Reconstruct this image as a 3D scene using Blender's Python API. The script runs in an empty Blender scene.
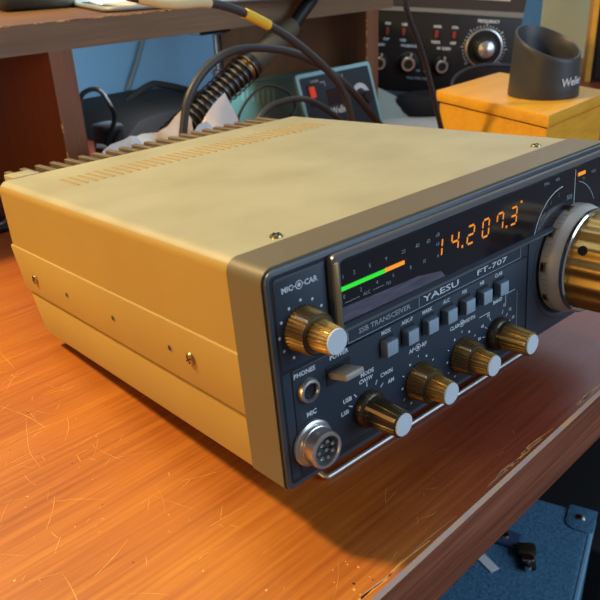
import bpy, bmesh, math, random
from mathutils import Matrix, Vector, Euler
from math import sin, cos, pi, radians

S = 0.001                       # all dimensions below are millimetres
random.seed(7)
COL = bpy.context.scene.collection

# ------------------------------------------------------------------ materials
MATS = {}
def mat(name, base, rough=.5, metal=0., spec=.5, noise=None, bump=None, emit=None, estr=0., coat=0., alpha=1.,
        scale=60., stretch=(1, 1, 1), trans=0., ior=1.45, detail=6.):
    """principled material; noise=(colour2, amount) mottles the colour, bump=(scale, strength)"""
    if name in MATS: return MATS[name]
    m = bpy.data.materials.new(name); m.use_nodes = True
    nt = m.node_tree; N = nt.nodes; L = nt.links
    b = N['Principled BSDF']
    b.inputs['Base Color'].default_value = (*base, 1)
    b.inputs['Roughness'].default_value = rough
    b.inputs['Metallic'].default_value = metal
    b.inputs['Specular IOR Level'].default_value = spec
    b.inputs['Coat Weight'].default_value = coat
    b.inputs['Alpha'].default_value = alpha
    b.inputs['Transmission Weight'].default_value = trans
    b.inputs['IOR'].default_value = ior
    if emit:
        b.inputs['Emission Color'].default_value = (*emit, 1); b.inputs['Emission Strength'].default_value = estr
    tc = N.new('ShaderNodeTexCoord'); mp = N.new('ShaderNodeMapping')
    mp.inputs['Scale'].default_value = stretch
    L.new(tc.outputs['Object'], mp.inputs['Vector'])
    if noise is None: noise = (tuple(c*.85 for c in base), .35)
    n = N.new('ShaderNodeTexNoise'); n.inputs['Scale'].default_value = scale; n.inputs['Detail'].default_value = detail
    L.new(mp.outputs['Vector'], n.inputs['Vector'])
    r = N.new('ShaderNodeValToRGB')
    r.color_ramp.elements[0].position = .35; r.color_ramp.elements[1].position = .68
    c2, am = noise
    r.color_ramp.elements[0].color = (*base, 1)
    r.color_ramp.elements[1].color = (*[base[i]*(1-am)+c2[i]*am for i in range(3)], 1)
    L.new(n.outputs['Fac'], r.inputs['Fac']); L.new(r.outputs['Color'], b.inputs['Base Color'])
    if bump:
        n2 = N.new('ShaderNodeTexNoise'); n2.inputs['Scale'].default_value = bump[0]; n2.inputs['Detail'].default_value = 4
        L.new(mp.outputs['Vector'], n2.inputs['Vector'])
        bp = N.new('ShaderNodeBump'); bp.inputs['Strength'].default_value = bump[1]; bp.inputs['Distance'].default_value = .0006
        L.new(n2.outputs['Fac'], bp.inputs['Height']); L.new(bp.outputs['Normal'], b.inputs['Normal'])
    MATS[name] = m
    return m

def wood(name, cols, rough=.35, grain=(4, 55, 55), gscale=6., coat=0., bump=.25, spec=.5, fine=(25, 900, 900), shade_red=False):
    """long straight grain; cols = 3 colours dark -> light"""
    if name in MATS: return MATS[name]
    m = bpy.data.materials.new(name); m.use_nodes = True
    nt = m.node_tree; N = nt.nodes; L = nt.links; b = N['Principled BSDF']
    b.inputs['Coat Weight'].default_value = coat; b.inputs['Coat Roughness'].default_value = .25
    b.inputs['Specular IOR Level'].default_value = spec
    tc = N.new('ShaderNodeTexCoord')
    m1 = N.new('ShaderNodeMapping'); m1.inputs['Scale'].default_value = grain; L.new(tc.outputs['Object'], m1.inputs['Vector'])
    m2 = N.new('ShaderNodeMapping'); m2.inputs['Scale'].default_value = fine; L.new(tc.outputs['Object'], m2.inputs['Vector'])
    n1 = N.new('ShaderNodeTexNoise'); n1.inputs['Scale'].default_value = 1.; n1.inputs['Detail'].default_value = 8; n1.inputs['Distortion'].default_value = .6
    n2 = N.new('ShaderNodeTexNoise'); n2.inputs['Scale'].default_value = 1.; n2.inputs['Detail'].default_value = 5
    n3 = N.new('ShaderNodeTexNoise'); n3.inputs['Scale'].default_value = gscale; n3.inputs['Detail'].default_value = 3
    L.new(m1.outputs[0], n1.inputs['Vector']); L.new(m2.outputs[0], n2.inputs['Vector']); L.new(tc.outputs['Object'], n3.inputs['Vector'])
    r = N.new('ShaderNodeValToRGB'); e = r.color_ramp.elements
    e[0].position = .3; e[0].color = (*cols[0], 1); e[1].position = .72; e[1].color = (*cols[2], 1)
    k = e.new(.5); k.color = (*cols[1], 1)
    a = N.new('ShaderNodeMath'); a.operation = 'MULTIPLY_ADD'; a.inputs[1].default_value = .45
    L.new(n2.outputs['Fac'], a.inputs[0])
    a2 = N.new('ShaderNodeMath'); a2.operation = 'MULTIPLY_ADD'; a2.inputs[1].default_value = .35
    L.new(n1.outputs['Fac'], a2.inputs[0])
    a3 = N.new('ShaderNodeMath'); a3.operation = 'MULTIPLY'; a3.inputs[1].default_value = .2
    L.new(n3.outputs['Fac'], a3.inputs[0]); L.new(a3.outputs[0], a2.inputs[2]); L.new(a2.outputs[0], a.inputs[2])
    L.new(a.outputs[0], r.inputs['Fac']); L.new(r.outputs['Color'], b.inputs['Base Color'])
    if shade_red:      # shade at the radio's front right put into the wood colour, darker and redder
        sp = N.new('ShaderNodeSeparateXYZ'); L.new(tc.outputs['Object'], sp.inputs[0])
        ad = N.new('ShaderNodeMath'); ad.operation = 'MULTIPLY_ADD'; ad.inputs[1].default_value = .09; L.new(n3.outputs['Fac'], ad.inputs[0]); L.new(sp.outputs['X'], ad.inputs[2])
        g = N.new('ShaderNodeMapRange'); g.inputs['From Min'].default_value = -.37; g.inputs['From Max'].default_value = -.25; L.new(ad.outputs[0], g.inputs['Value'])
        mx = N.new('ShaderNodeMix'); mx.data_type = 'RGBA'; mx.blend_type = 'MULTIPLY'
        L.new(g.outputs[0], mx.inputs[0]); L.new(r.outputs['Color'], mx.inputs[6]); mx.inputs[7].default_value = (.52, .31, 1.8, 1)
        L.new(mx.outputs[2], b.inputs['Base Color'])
    rr = N.new('ShaderNodeMapRange'); rr.inputs['To Min'].default_value = rough*.8; rr.inputs['To Max'].default_value = rough*1.3
    L.new(n2.outputs['Fac'], rr.inputs['Value']); L.new(rr.outputs[0], b.inputs['Roughness'])
    bp = N.new('ShaderNodeBump'); bp.inputs['Strength'].default_value = bump; bp.inputs['Distance'].default_value = .0003
    L.new(n2.outputs['Fac'], bp.inputs['Height']); L.new(bp.outputs['Normal'], b.inputs['Normal'])
    MATS[name] = m
    return m

TABLE = wood('varnished_wood', [(.30, .075, .006), (.47, .145, .010), (.64, .25, .016)], rough=.38, grain=(3, 40, 40), fine=(14, 420, 420), coat=.12, spec=.5, shade_red=True)
TEDGE = wood('table_edge_wood', [(.08, .022, .012), (.24, .066, .03), (.42, .15, .075)], rough=.45, grain=(3, 60, 60), fine=(14, 500, 500))
WORN_GLINT = mat('worn_edge_highlight', (.33, .22, .20), .4, noise=((.55, .26, .05), 1.), scale=70)  # bare worn wood, with the edge's lilac highlight mixed into the colour
SCR = mat('scratch', (.85, .50, .12), .55, noise=((.55, .20, .02), .9), scale=80)
SHELFW = wood('shelf_wood', [(.095, .042, .012), (.19, .085, .022), (.28, .135, .035)], rough=.45, grain=(4, 45, 45), fine=(18, 500, 500))
SHELFE = wood('shelf_edge_wood', [(.115, .066, .032), (.18, .105, .05), (.24, .145, .075)], rough=.55, grain=(4, 60, 60), fine=(18, 600, 600))
UPW = wood('upright_wood', [(.12, .042, .014), (.185, .070, .024), (.25, .10, .036)], rough=.5, grain=(60, 60, 4), fine=(600, 600, 18))
UPBR = wood('upright_brown_side_wood', [(.085, .038, .014), (.14, .066, .024), (.19, .09, .034)], rough=.5, grain=(60, 60, 4), fine=(600, 600, 18))
UPSIDE = wood('upright_side_wood', [(.12, .030, .009), (.19, .052, .016), (.26, .075, .024)], rough=.5, grain=(60, 60, 4), fine=(600, 600, 18))
BOXW = wood('pine_box_wood', [(.58, .25, .014), (.74, .36, .022), (.82, .46, .035)], rough=.4, grain=(9, 50, 50), fine=(30, 400, 400), bump=.1)
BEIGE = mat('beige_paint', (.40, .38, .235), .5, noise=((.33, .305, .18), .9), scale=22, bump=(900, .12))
BEIGE_LAMPLIT = mat('beige_lamplit_side', (.41, .275, .068), .5, noise=((.36, .24, .06), .6), scale=14, bump=(900, .1))  # the cover's beige with warm lamp light put into the flank colour
LOUV = mat('louvre_ochre', (.33, .24, .09), .55)
BRONZE = mat('bezel_bronze_paint', (.148, .130, .074), .5, metal=.1, noise=((.15, .11, .06), .7), scale=30, bump=(900, .1))
FACE = mat('slate_face_paint', (.022, .036, .056), .5, noise=((.018, .030, .048), .5), scale=40, bump=(1200, .08))
RIM = mat('face_rim', (.045, .065, .09), .35, noise=((.035, .05, .07), .5))
GROOVE = mat('panel_groove', (.008, .010, .014), .5)
DARK = mat('black_plastic', (.012, .012, .013), .45)
BLACKR = mat('black_rubber', (.018, .018, .018), .6)
INK = mat('white_ink', (.62, .67, .70), .6)
INK2 = mat('dim_ink', (.30, .33, .36), .6)
FRAME = mat('display_frame', (.22, .22, .235), .3, metal=.7)
FRAMEG = mat('display_frame_bronze', (.30, .20, .09), .35, metal=.6)
WIN = mat('display_window', (.010, .009, .016), .12, spec=.6)
REFL = mat('window_reflection_strip', (.085, .075, .105), .3, noise=((.13, .12, .16), 1.), scale=40, stretch=(2, 1, 14))
GREEN = mat('green_bar', (.02, .4, .02), .5, emit=(.02, .70, .02), estr=.85)
ORANGE = mat('orange_bar', (.5, .2, .01), .5, emit=(.90, .26, .01), estr=.85)
DIGIT = mat('orange_digit', (.5, .2, .01), .5, emit=(1., .24, .01), estr=.72)
KNOB = mat('champagne_knob_metal', (.42, .29, .105), .42, metal=.9, noise=((.38, .25, .08), .6), scale=90)
KNOBD = mat('dark_knob_metal', (.10, .085, .06), .3, metal=.8)
CAPM = mat('spun_aluminium_cap', (.66, .72, .76), .5, metal=.0)
SILVER = mat('satin_silver', (.62, .60, .58), .3, metal=.9)
DIAL = mat('dial_skirt_silver', (.62, .60, .56), .42, metal=.3)
CHROME = mat('chrome', (.75, .73, .70), .14, metal=1.)
BUTTON = mat('grey_button', (.29, .38, .47), .4)
BUTTOND = mat('button_side', (.13, .17, .22), .45)
LEVER = mat('lever_grey', (.33, .29, .26), .4)
KNOB2 = mat('outer_knob_metal', (.20, .145, .065), .42, metal=.85, noise=((.14, .10, .045), .6), scale=90)
POINT = mat('knob_pointer', (.95, .62, .20), .35, metal=.5)
SCREWM = mat('brass_screw', (.45, .33, .18), .3, metal=1.)
FIN = mat('bronze_heat_sink', (.13, .10, .06), .5, metal=.2, noise=((.22, .17, .10), .8))
TEAL = mat('teal_enamel', (.12, .33, .33), .42, noise=((.15, .34, .30), .6), scale=12)
TEALL = mat('pale_teal_trim', (.30, .55, .56), .4)
PANELB = mat('navy_panel', (.022, .030, .045), .45)
RED = mat('red_rocker', (.65, .05, .02), .4, emit=(.8, .06, .02), estr=.35)
RED2 = mat('dull_red_switch', (.28, .035, .018), .5)
WHITE = mat('white_print', (.72, .72, .70), .6)
PAPER = mat('white_paper', (.70, .66, .61), .8, noise=((.62, .55, .48), .5), scale=25)
PAPERB = mat('bluish_paper', (.60, .64, .68), .8)
PAPERT = mat('tan_printed_paper', (.55, .43, .34), .8, noise=((.68, .62, .56), .9), scale=90)
CABLE = mat('grey_rubber_cable', (.036, .037, .036), .42)
CABLEB = mat('black_cable', (.020, .021, .024), .45)
CREAM = mat('cream_tape', (.70, .56, .30), .55)
YELLOW = mat('yellow_tape', (.85, .52, .03), .5)
COILM = mat('blackened_spring_steel', (.20, .19, .17), .3, metal=.9)
COPPER = mat('copper_ring', (.55, .28, .08), .3, metal=1.)
TUBE = mat('brown_tube', (.10, .085, .055), .5)
HOLDER = mat('charcoal_plastic', (.038, .037, .038), .45, noise=((.055, .052, .05), .7), scale=30, bump=(600, .1))
RECV = mat('receiver_brown_black', (.016, .014, .012), .45)
RECVT = mat('receiver_top_brown', (.045, .035, .028), .5)
STRIP = mat('receiver_trim_strip', (.27, .27, .25), .4, metal=.3)
CREAMP = mat('dial_window_cream', (.62, .60, .50), .5)
NYLON = mat('black_nylon', (.010, .009, .009), .75, bump=(500, .3))
GREYPL = mat('blue_grey_plastic', (.06, .075, .09), .5)
SAGE = mat('sage_board', (.30, .35, .28), .7)
TOLEX = mat('blue_tolex', (.085, .20, .31), .45, noise=((.035, .11, .20), 1.), scale=420, bump=(330, 1.), detail=8)
TOLEXE = mat('blue_case_edge', (.16, .32, .46), .35)
GOLDW = wood('golden_strip_wood', [(.55, .25, .03), (.68, .34, .04), (.78, .42, .08)], rough=.45)
WALLB = mat('blue_wall_paint', (.20, .40, .60), .7, noise=((.15, .33, .52), .8), scale=3.)
WALLS = mat('sage_wall_paint', (.42, .46, .37), .75, noise=((.38, .42, .35), .6), scale=3.)
FLOOR = mat('dark_floor', (.012, .012, .013), .8)
POLE = mat('pole_grey', (.12, .17, .20), .5)

# ------------------------------------------------------------------ mesh builder
class MB:
    def __init__(s): s.v = []; s.f = []; s.m = []; s.mats = []
    def mi(s, m):
        if m not in s.mats: s.mats.append(m)
        return s.mats.index(m)
    def add(s, vs, fs, m, M=None):
        o = len(s.v); i = s.mi(m)
        for v in vs:
            v = Vector(v)
            if M is not None: v = M @ v
            s.v.append(v)
        for f in fs: s.f.append([o+k for k in f]); s.m.append(i)
        return s
    def bm(s, b, m, M=None):
        b.verts.index_update()
        s.add([v.co.copy() for v in b.verts], [[v.index for v in f.verts] for f in b.faces], m, M); b.free(); return s
    def box(s, x0, x1, y0, y1, z0, z1, m, bev=0, seg=2, M=None):
        b = bmesh.new(); bmesh.ops.create_cube(b, size=1)
        for v in b.verts:
            v.co = Vector(((x0+x1)/2+v.co.x*(x1-x0), (y0+y1)/2+v.co.y*(y1-y0), (z0+z1)/2+v.co.z*(z1-z0)))
        if bev: bmesh.ops.bevel(b, geom=b.edges[:], offset=bev, segments=seg, profile=.5, affect='EDGES')
        return s.bm(b, m, M)
    def prism(s, poly, y0, y1, m, M=None, bev=0, plane='xz'):
        """extrude a 2-D outline; plane xz -> along y, xy -> along z, yz -> along x"""
        def P(a, b, h): return (a, h, b) if plane == 'xz' else ((a, b, h) if plane == 'xy' else (h, a, b))
        b = bmesh.new()
        lo = [b.verts.new(P(*p, y0)) for p in poly]; hi = [b.verts.new(P(*p, y1)) for p in poly]
        n = len(poly)
        b.faces.new(lo); b.faces.new(hi[::-1])
        for i in range(n): b.faces.new((lo[i], hi[i], hi[(i+1) % n], lo[(i+1) % n]))
        bmesh.ops.recalc_face_normals(b, faces=b.faces[:])
        if bev:
            es = [e for e in b.edges if (e.verts[0] in lo) == (e.verts[1] in lo)]
            bmesh.ops.bevel(b, geom=es, offset=bev, segments=2, profile=.5, affect='EDGES')
        return s.bm(b, m, M)
    def lathe(s, prof, m, M=None, n=32, caps=True, flute=0, fdepth=0, mats=None):
        """prof [(r, h)] around +Z of M"""
        vs = []; fs = []
        for r, h in prof:
            for k in range(n):
                a = 2*pi*k/n
                rr = r*(1-fdepth*(.5+.5*cos(flute*a))) if flute and r > 1e-3 else r
                vs.append((rr*cos(a), rr*sin(a), h))
        for j in range(len(prof)-1):
            for k in range(n):
                a = j*n+k; b_ = j*n+(k+1) % n
                fs.append((a, b_, b_+n, a+n))
        if caps:
            if prof[0][0] > 1e-6: fs.append(tuple(range(n))[::-1])
            if prof[-1][0] > 1e-6: fs.append(tuple((len(prof)-1)*n+k for k in range(n)))
        return s.add(vs, fs, m, M)
    def tube(s, pts, r, m, n=10, smooth=6, closed=False, M=None, caps=True):
        pts = [Vector(p) for p in pts]
        if smooth > 1: pts = catmull(pts, smooth)
        k = len(pts); T = []
        for i in range(k):
            a = pts[max(i-1, 0)]; b = pts[min(i+1, k-1)]
            T.append((b-a).normalized())
        nn = T[0].orthogonal().normalized(); vs = []; fs = []
        for i in range(k):
            nn = (nn-T[i]*nn.dot(T[i])).normalized(); bb = T[i].cross(nn)
            rr = r(i/(k-1)) if callable(r) else r
            for j in range(n):
                a = 2*pi*j/n; vs.append(pts[i]+nn*cos(a)*rr+bb*sin(a)*rr)
        for i in range(k-1):
            for j in range(n):
                a = i*n+j; b = i*n+(j+1) % n; fs.append((a, b, b+n, a+n))
        if caps: fs.append(tuple(range(n))[::-1]); fs.append(tuple((k-1)*n+j for j in range(n)))
        return s.add(vs, fs, m, M)
    def text(s, t, x, z, h, m, M=None, y=-.12, align='CENTER', shear=0, sx=1., rot=0, bold=0.):
        """lettering flat on the local xz plane facing -y; h = capital height"""
        vs, fs = textmesh(t, align, bold)
        k = h/.7
        A = (M or Matrix.Identity(4)) @ Matrix.Translation((x, y, z)) @ Matrix.Rotation(-rot, 4, 'Y')
        return s.add([(v[0]*k*sx+shear*v[1]*k, 0, (v[1]-.35)*k) for v in vs], fs, m, A)
    def build(s, name, parent=None, sharp=35, loc=None):
        me = bpy.data.meshes.new(name)
        me.from_pydata([v*S for v in s.v], [], s.f)
        for m in s.mats: me.materials.append(m)
        me.polygons.foreach_set('material_index', s.m)
        me.polygons.foreach_set('use_smooth', [True]*len(me.polygons))
        me.update()
        me.set_sharp_from_angle(angle=radians(sharp))
        o = bpy.data.objects.new(name, me); COL.objects.link(o)
        if parent: o.parent = parent
        if loc: o.location = [c*S for c in loc]
        return o

_tc = {}
def textmesh(t, align='CENTER', bold=0.):
    k = (t, align, bold)
    if k in _tc: return _tc[k]
    cu = bpy.data.curves.new('lettering', 'FONT'); cu.body = t; cu.size = 1; cu.align_x = align; cu.resolution_u = 2; cu.offset = bold
    ob = bpy.data.objects.new('lettering', cu); COL.objects.link(ob)
    dg = bpy.context.evaluated_depsgraph_get(); dg.update()
    me = ob.evaluated_get(dg).to_mesh()
    r = ([tuple(v.co) for v in me.vertices], [tuple(p.vertices) for p in me.polygons])
    ob.evaluated_get(dg).to_mesh_clear()
    bpy.data.objects.remove(ob); bpy.data.curves.remove(cu)
    _tc[k] = r
    return r

def catmull(p, k):
    out = []
    q = [p[0]*2-p[1]]+p+[p[-1]*2-p[-2]]
    for i in range(1, len(q)-2):
        a, b, c, d = q[i-1:i+3]
        for j in range(k):
            t = j/k
            out.append(.5*((2*b)+(c-a)*t+(2*a-5*b+4*c-d)*t*t+(3*b-a-3*c+d)*t**3))
    out.append(p[-1]); return out

def rrect(x0, x1, z0, z1, rs, n=5):
    """rounded rectangle outline; rs = radii bl, br, tr, tl"""
    out = []
    for (cx, cz, r, a0) in ((x0+rs[0], z0+rs[0], rs[0], pi), (x1-rs[1], z0+rs[1], rs[1], 1.5*pi),
                            (x1-rs[2], z1-rs[2], rs[2], 0), (x0+rs[3], z1-rs[3], rs[3], .5*pi)):
        if r <= 0: out.append((cx, cz)); continue
        for k in range(n+1):
            a = a0+k/n*pi/2; out.append((cx+r*cos(a), cz+r*sin(a)))
    return out

def empty(name, loc=(0, 0, 0), rot=(0, 0, 0), label=None, cat=None, group=None):
    o = bpy.data.objects.new(name, None); COL.objects.link(o); o.empty_display_size = .02
    o.location = [c*S for c in loc]; o.rotation_euler = rot
    return tag(o, label, cat, group)
def tag(o, label=None, cat=None, group=None, kind=None):
    if label: o['label'] = label
    if cat: o['category'] = cat
    if group: o['group'] = group
    if kind: o['kind'] = kind
    return o
def struct(o): o['kind'] = 'structure'; return o
T3 = Matrix.Translation
OUT = lambda x, z, y=0: T3((x, y, z)) @ Matrix.Rotation(pi/2, 4, 'X')     # local +Z of a lathe -> -Y (out of the face)

# ================================================================== the room
mb = MB(); mb.box(-1300, 1840, 860, 900, -740, 1500, WALLB); struct(mb.build('wall_back'))
mb = MB(); mb.box(1810, 1850, -900, 859.5, -740, 1500, WALLS); struct(mb.build('wall_right'))
mb = MB(); mb.box(-1300, 1850, -900, 900, -780, -740, FLOOR); struct(mb.build('floor'))

# ================================================================== workbench
EY = -42.7
bench = empty('workbench', (400, 0, 0), label='long varnished orange-brown wooden workbench with a scratched top and worn front edge', cat='workbench')
def bx(x): return x-400
mb = MB()
prof = [(EY, -33.6), (EY, -1.6), (EY+1.6, 0), (857, 0), (857, -33.6)]
b = bmesh.new()
rings = []
for x in (-800, 1560): rings.append([b.verts.new((bx(x), p[0], p[1])) for p in prof])
b.faces.new(rings[0]); b.faces.new(rings[1][::-1])
fi = []
for i in range(5):
    f = b.faces.new((rings[0][i], rings[1][i], rings[1][(i+1) % 5], rings[0][(i+1) % 5])); fi.append(f)
bmesh.ops.recalc_face_normals(b, faces=b.faces[:])
b.verts.index_update()
vs = [v.co.copy() for v in b.verts]
for i, f in enumerate(b.faces):
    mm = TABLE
    if f is fi[0]: mm = TEDGE
    if f is fi[1]: mm = WORN_GLINT
    ids = [v.index for v in f.verts]
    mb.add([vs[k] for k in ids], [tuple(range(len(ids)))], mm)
b.free()
top = mb
# worn patches just behind the edge (bare wood) and fine scratches, lying on the varnish
def ribbon(m_, pts, w, m, z=.06):
    pts = catmull([Vector((p[0], p[1], 0)) for p in pts], 5)
    vs = []; n = len(pts)
    for i, p in enumerate(pts):
        t = (pts[min(i+1, n-1)]-pts[max(i-1, 0)]).normalized(); o = Vector((-t.y, t.x, 0))
        ww = w*(.35+.65*sin(pi*(i+.5)/n))*random.uniform(.6, 1.2)
        vs += [(bx(p.x+o.x*ww/2), p.y+o.y*ww/2, z), (bx(p.x-o.x*ww/2), p.y-o.y*ww/2, z)]
    m_.add(vs, [(2*i, 2*i+2, 2*i+3, 2*i+1) for i in range(n-1)][::1], m)
rnd = random.Random(11)
for i in range(250):
    x = rnd.uniform(-110, 60); y = rnd.uniform(-35, 440) if x < 20 else rnd.uniform(-38, 0)
    if x > -5 and (y > -2 or rnd.random() < .8): x = -rnd.random()*75-4; y = rnd.uniform(-30, 300)
    L_ = rnd.choice([1.5, 2.5, 4, 8, 14, 24])*rnd.uniform(.6, 1.2); a = rnd.choice([.1, .9, 1.8])+rnd.gauss(0, .35); c = rnd.uniform(-.22, .22)
    p = []; xx, yy, aa = x, y, a
    for k in range(5):
        p.append((xx, yy)); xx += cos(aa)*L_/4; yy += sin(aa)*L_/4; aa += c*.5
    ribbon(top, p, rnd.uniform(.12, .36), SCR)
for i in range(26):
    x = rnd.uniform(40, 330); y = rnd.uniform(-38, -4); L_ = rnd.uniform(1.5, 8)
    a = rnd.gauss(.15, .6)
    ribbon(top, [(x, y), (x+cos(a)*L_*.5, y+sin(a)*L_*.5+.3), (x+cos(a)*L_, y+sin(a)*L_)], rnd.uniform(.08, .22), WORN_GLINT)
for i in range(90):      # specks and dents
    x = rnd.uniform(-110, 10); y = rnd.uniform(-38, 440) if x < -4 else rnd.uniform(-38, -20); r_ = rnd.uniform(.2, .7)
    top.add([(bx(x+r_*cos(k*1.05)*rnd.uniform(.5, 1.2)), y+r_*sin(k*1.05), .06) for k in range(6)], [(0, 1, 2, 3, 4, 5)], SCR if i % 4 else GROOVE)
# two long bowed scratches beside the radio, and the crossing ones further along
ribbon(top, [(-33, 166), (-40, 150), (-45, 137), (-47, 122)], .35, SCR)
ribbon(top, [(-17, 152), (-22, 141), (-29, 132)], .32, SCR)
ribbon(top, [(-62, 150), (-40, 152), (-20, 150)], .35, SCR)
ribbon(top, [(-38, 190), (-32, 168), (-30, 150)], .4, SCR)
for i in range(34):
    x = rnd.uniform(-60, 420)
    ribbon(top, [(x, EY+3+rnd.random()*1.5), (x+rnd.uniform(3, 14), EY+3.3+rnd.random()*1.6), (x+rnd.uniform(16, 30), EY+3.1)], rnd.uniform(.5, 1.6), WORN_GLINT if i % 2 else SCR, z=.05)
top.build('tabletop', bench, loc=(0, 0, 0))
for (x, y) in ((-740, 10), (-740, 800), (1500, 10), (1500, 800)):
    mb = MB(); mb.box(bx(x-35), bx(x+35), y-30, y+40, -740, -33.6, TEDGE, 3); mb.build('leg', bench)
mb = MB(); mb.box(bx(-700), bx(1460), 780, 800, -120, -33.6, TEDGE); mb.build('apron', bench)

# ================================================================== shelf unit
sh = empty('desk_shelf', (60, 600, 0), label='raised brown wooden shelf standing along the back of the workbench', cat='shelf')
def sx_(x): return x-60
def sy_(y): return y-600
mb = MB()
mb.box(sx_(-560), sx_(633), sy_(455.7), sy_(457.2), 144.9, 168.9, SHELFE)
mb.box(sx_(-560), sx_(633), sy_(457.2), sy_(855), 144.9, 168.9, SHELFW)
# chipped pale line along the upper front edge
for i in range(60):
    x = rnd.uniform(100, 620); w = rnd.uniform(2, 12)
    mb.box(sx_(x), sx_(x+w), sy_(455.55), sy_(455.75), 168.9-rnd.uniform(.4, 1.0), 168.95, SCR)
mb.build('shelf_board', sh)
for (x0, x1) in ((158.5, 181), (581, 604)):
    mb = MB()
    mb.box(sx_(x0+.05), sx_(x1), sy_(455.7), sy_(457.5), 0, 144.9, UPW)
    mb.box(sx_(x0), sx_(x1), sy_(457.5), sy_(745), 0, 144.9, UPSIDE if x0 < 200 else UPBR)
    for i in range(14):
        z = rnd.uniform(4, 140); mb.box(sx_(x0-.1), sx_(x0+.8), sy_(455.6), sy_(456.5), z, z+rnd.uniform(1, 5), SCR)
    mb.build('upright', sh)
mb = MB(); mb.box(sx_(-560), sx_(-538), sy_(455.7), sy_(745), 0, 144.9, UPSIDE); mb.build('upright', sh)

# ================================================================== the transceiver
TH = 0.07125; PHI = 0.055218
RAD = empty('radio_transceiver', (0, .6, 25.2), (-TH, 0, -PHI),
            'beige and dark grey amateur radio transceiver with lit orange digits, propped on its wire stand', 'radio')
W, H, YB, BZ = 240., 91.8, 253., 21.4
# --- housing
mb = MB()
mb.prism(rrect(1.2, W-1.2, 51.5, H, (0, 0, 6, 6), 7), BZ, YB, BEIGE)
# louvre slots near the back of the top
for i in range(35):
    x = 25+i*5.5
    mb.box(x, x+2.4, 196, 220, H-.3, H+.35, LOUV, .3, 1)
ups = mb.build('top_cover', RAD)
ups.data.materials.append(BEIGE_LAMPLIT)
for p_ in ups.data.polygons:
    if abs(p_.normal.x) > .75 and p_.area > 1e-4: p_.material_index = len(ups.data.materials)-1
def sidepoly(z0, z1, s0, s1, ch): return [(BZ, z0), (YB-s0, z0), (YB-s1, z1), (BZ, z1)]
mb = MB()
def slab(z0, z1, yb0, yb1, x0, x1, m, bev=0):
    P = [(x0, BZ, z0), (x1, BZ, z0), (x1, yb0, z0), (x0, yb0, z0), (x0, BZ, z1), (x1, BZ, z1), (x1, yb1, z1), (x0, yb1, z1)]
    b = bmesh.new(); v = [b.verts.new(p) for p in P]
    for f in ((3, 2, 1, 0), (4, 5, 6, 7), (0, 1, 5, 4), (1, 2, 6, 5), (2, 3, 7, 6), (3, 0, 4, 7)): b.faces.new([v[k] for k in f])
    if bev:
        es = [e for e in b.edges if abs(e.verts[0].co.y-e.verts[1].co.y) > 20]
        bmesh.ops.bevel(b, geom=es, offset=bev, segments=2, profile=.5, affect='EDGES')
    mb.bm(b, m)
slab(26.2, 53.6, 243.5, 254.2, 0, W, BEIGE_LAMPLIT, 1.2); mb.build('side_band', RAD)
mb = MB(); slab(0, 25.2, 231, 242.5, 1.4, W-1.4, BEIGE_LAMPLIT, 1.6)
mb.box(4, W-4, BZ, 236, 25, 26.4, GROOVE)
mb.build('bottom_cover', RAD)
# the cover's flanks carry the same painted-in golden lamp light as the band
def screw(name, M, r=2.4):
    mb = MB(); mb.lathe([(r, 0), (r, .5), (r*.85, 1.1), (r*.4, 1.45), (0, 1.5)], SCREWM, M, 20)
    mb.box(-r*.62, r*.62, -.3, .3, 1.0, 1.56, GROOVE, M=M); mb.box(-.3, .3, -r*.62, r*.62, 1.0, 1.57, GROOVE, M=M)
    mb.build(name, RAD)
LEFT = lambda y, z, x=0: T3((x, y, z)) @ Matrix.Rotation(-pi/2, 4, 'Y') @ Matrix.Rotation(.5, 4, 'Z')
screw('screw', LEFT(224.5, 37.2), 3.1); screw('screw', LEFT(57, 40.2), 3.1)
for y, z in ((180.8, 38.3), (127, 39.5), (74, 39.9)):
    mb = MB(); mb.lathe([(1.9, 0), (1.9, .18)], LOUV, LEFT(y, z, 0), 16); mb.lathe([(1.25, .18), (1.25, .22)], GROOVE, LEFT(y, z, 0), 16)
    mb.build('screw_hole', RAD)
screw('screw', T3((28.9, 27, H-.2)), 2.7); screw('screw', T3((211, 27, H-.2)), 2.7)
# --- heat sink
mb = MB(); mb.box(12, 228, YB, YB+4, 6, 88, FIN, .6)
for i in range(21):
    x = 18+i*10.1; mb.box(x-1.9, x+1.9, YB+3, YB+30, 8, 91.6, FIN, .4, 1)
mb.box(12, 28, YB+2, YB+19, 86, 92, BEIGE, .5)
mb.build('heat_sink', RAD)
# --- bezel
mb = MB(); mb.prism(rrect(0, W, 0, H+.3, (3, 3, 5.5, 5.5), 7), 1.4, BZ, BRONZE); mb.build('bezel', RAD)
# --- face
mb = MB()
mb.prism(rrect(.7, W-.7, .7, H-.5, (2.6, 2.6, 5, 5), 6), -.4, 1.6, RIM, bev=.6)
mb.prism(rrect(2.6, W-2.6, 3, 89.2, (1.2, 1.2, 2, 2), 3), -.55, 0, GROOVE)
mb.prism(rrect(3.6, 28, 52.2, 88, (1, .6, .6, 1.5), 3), -1.0, 0, FACE, bev=.3)
mb.prism(rrect(7.6, 161, 6.6, 50.8, (.8, .8, .8, .8), 3), -1.0, 0, FACE, bev=.3)
mb.prism(rrect(28.6, 161, 49.5, 58, (.3, .3, .3, .3), 2), -1.0, 0, FACE)
mb.prism(rrect(3.4, 7.2, 5, 50.8, (.3, .3, .3, .3), 2), -.7, 0, FACE)
mb.prism(rrect(162.4, 236.5, 3.6, 58, (.8, .8, .8, .8), 3), -1.0, 0, RIM, bev=.3)
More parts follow.
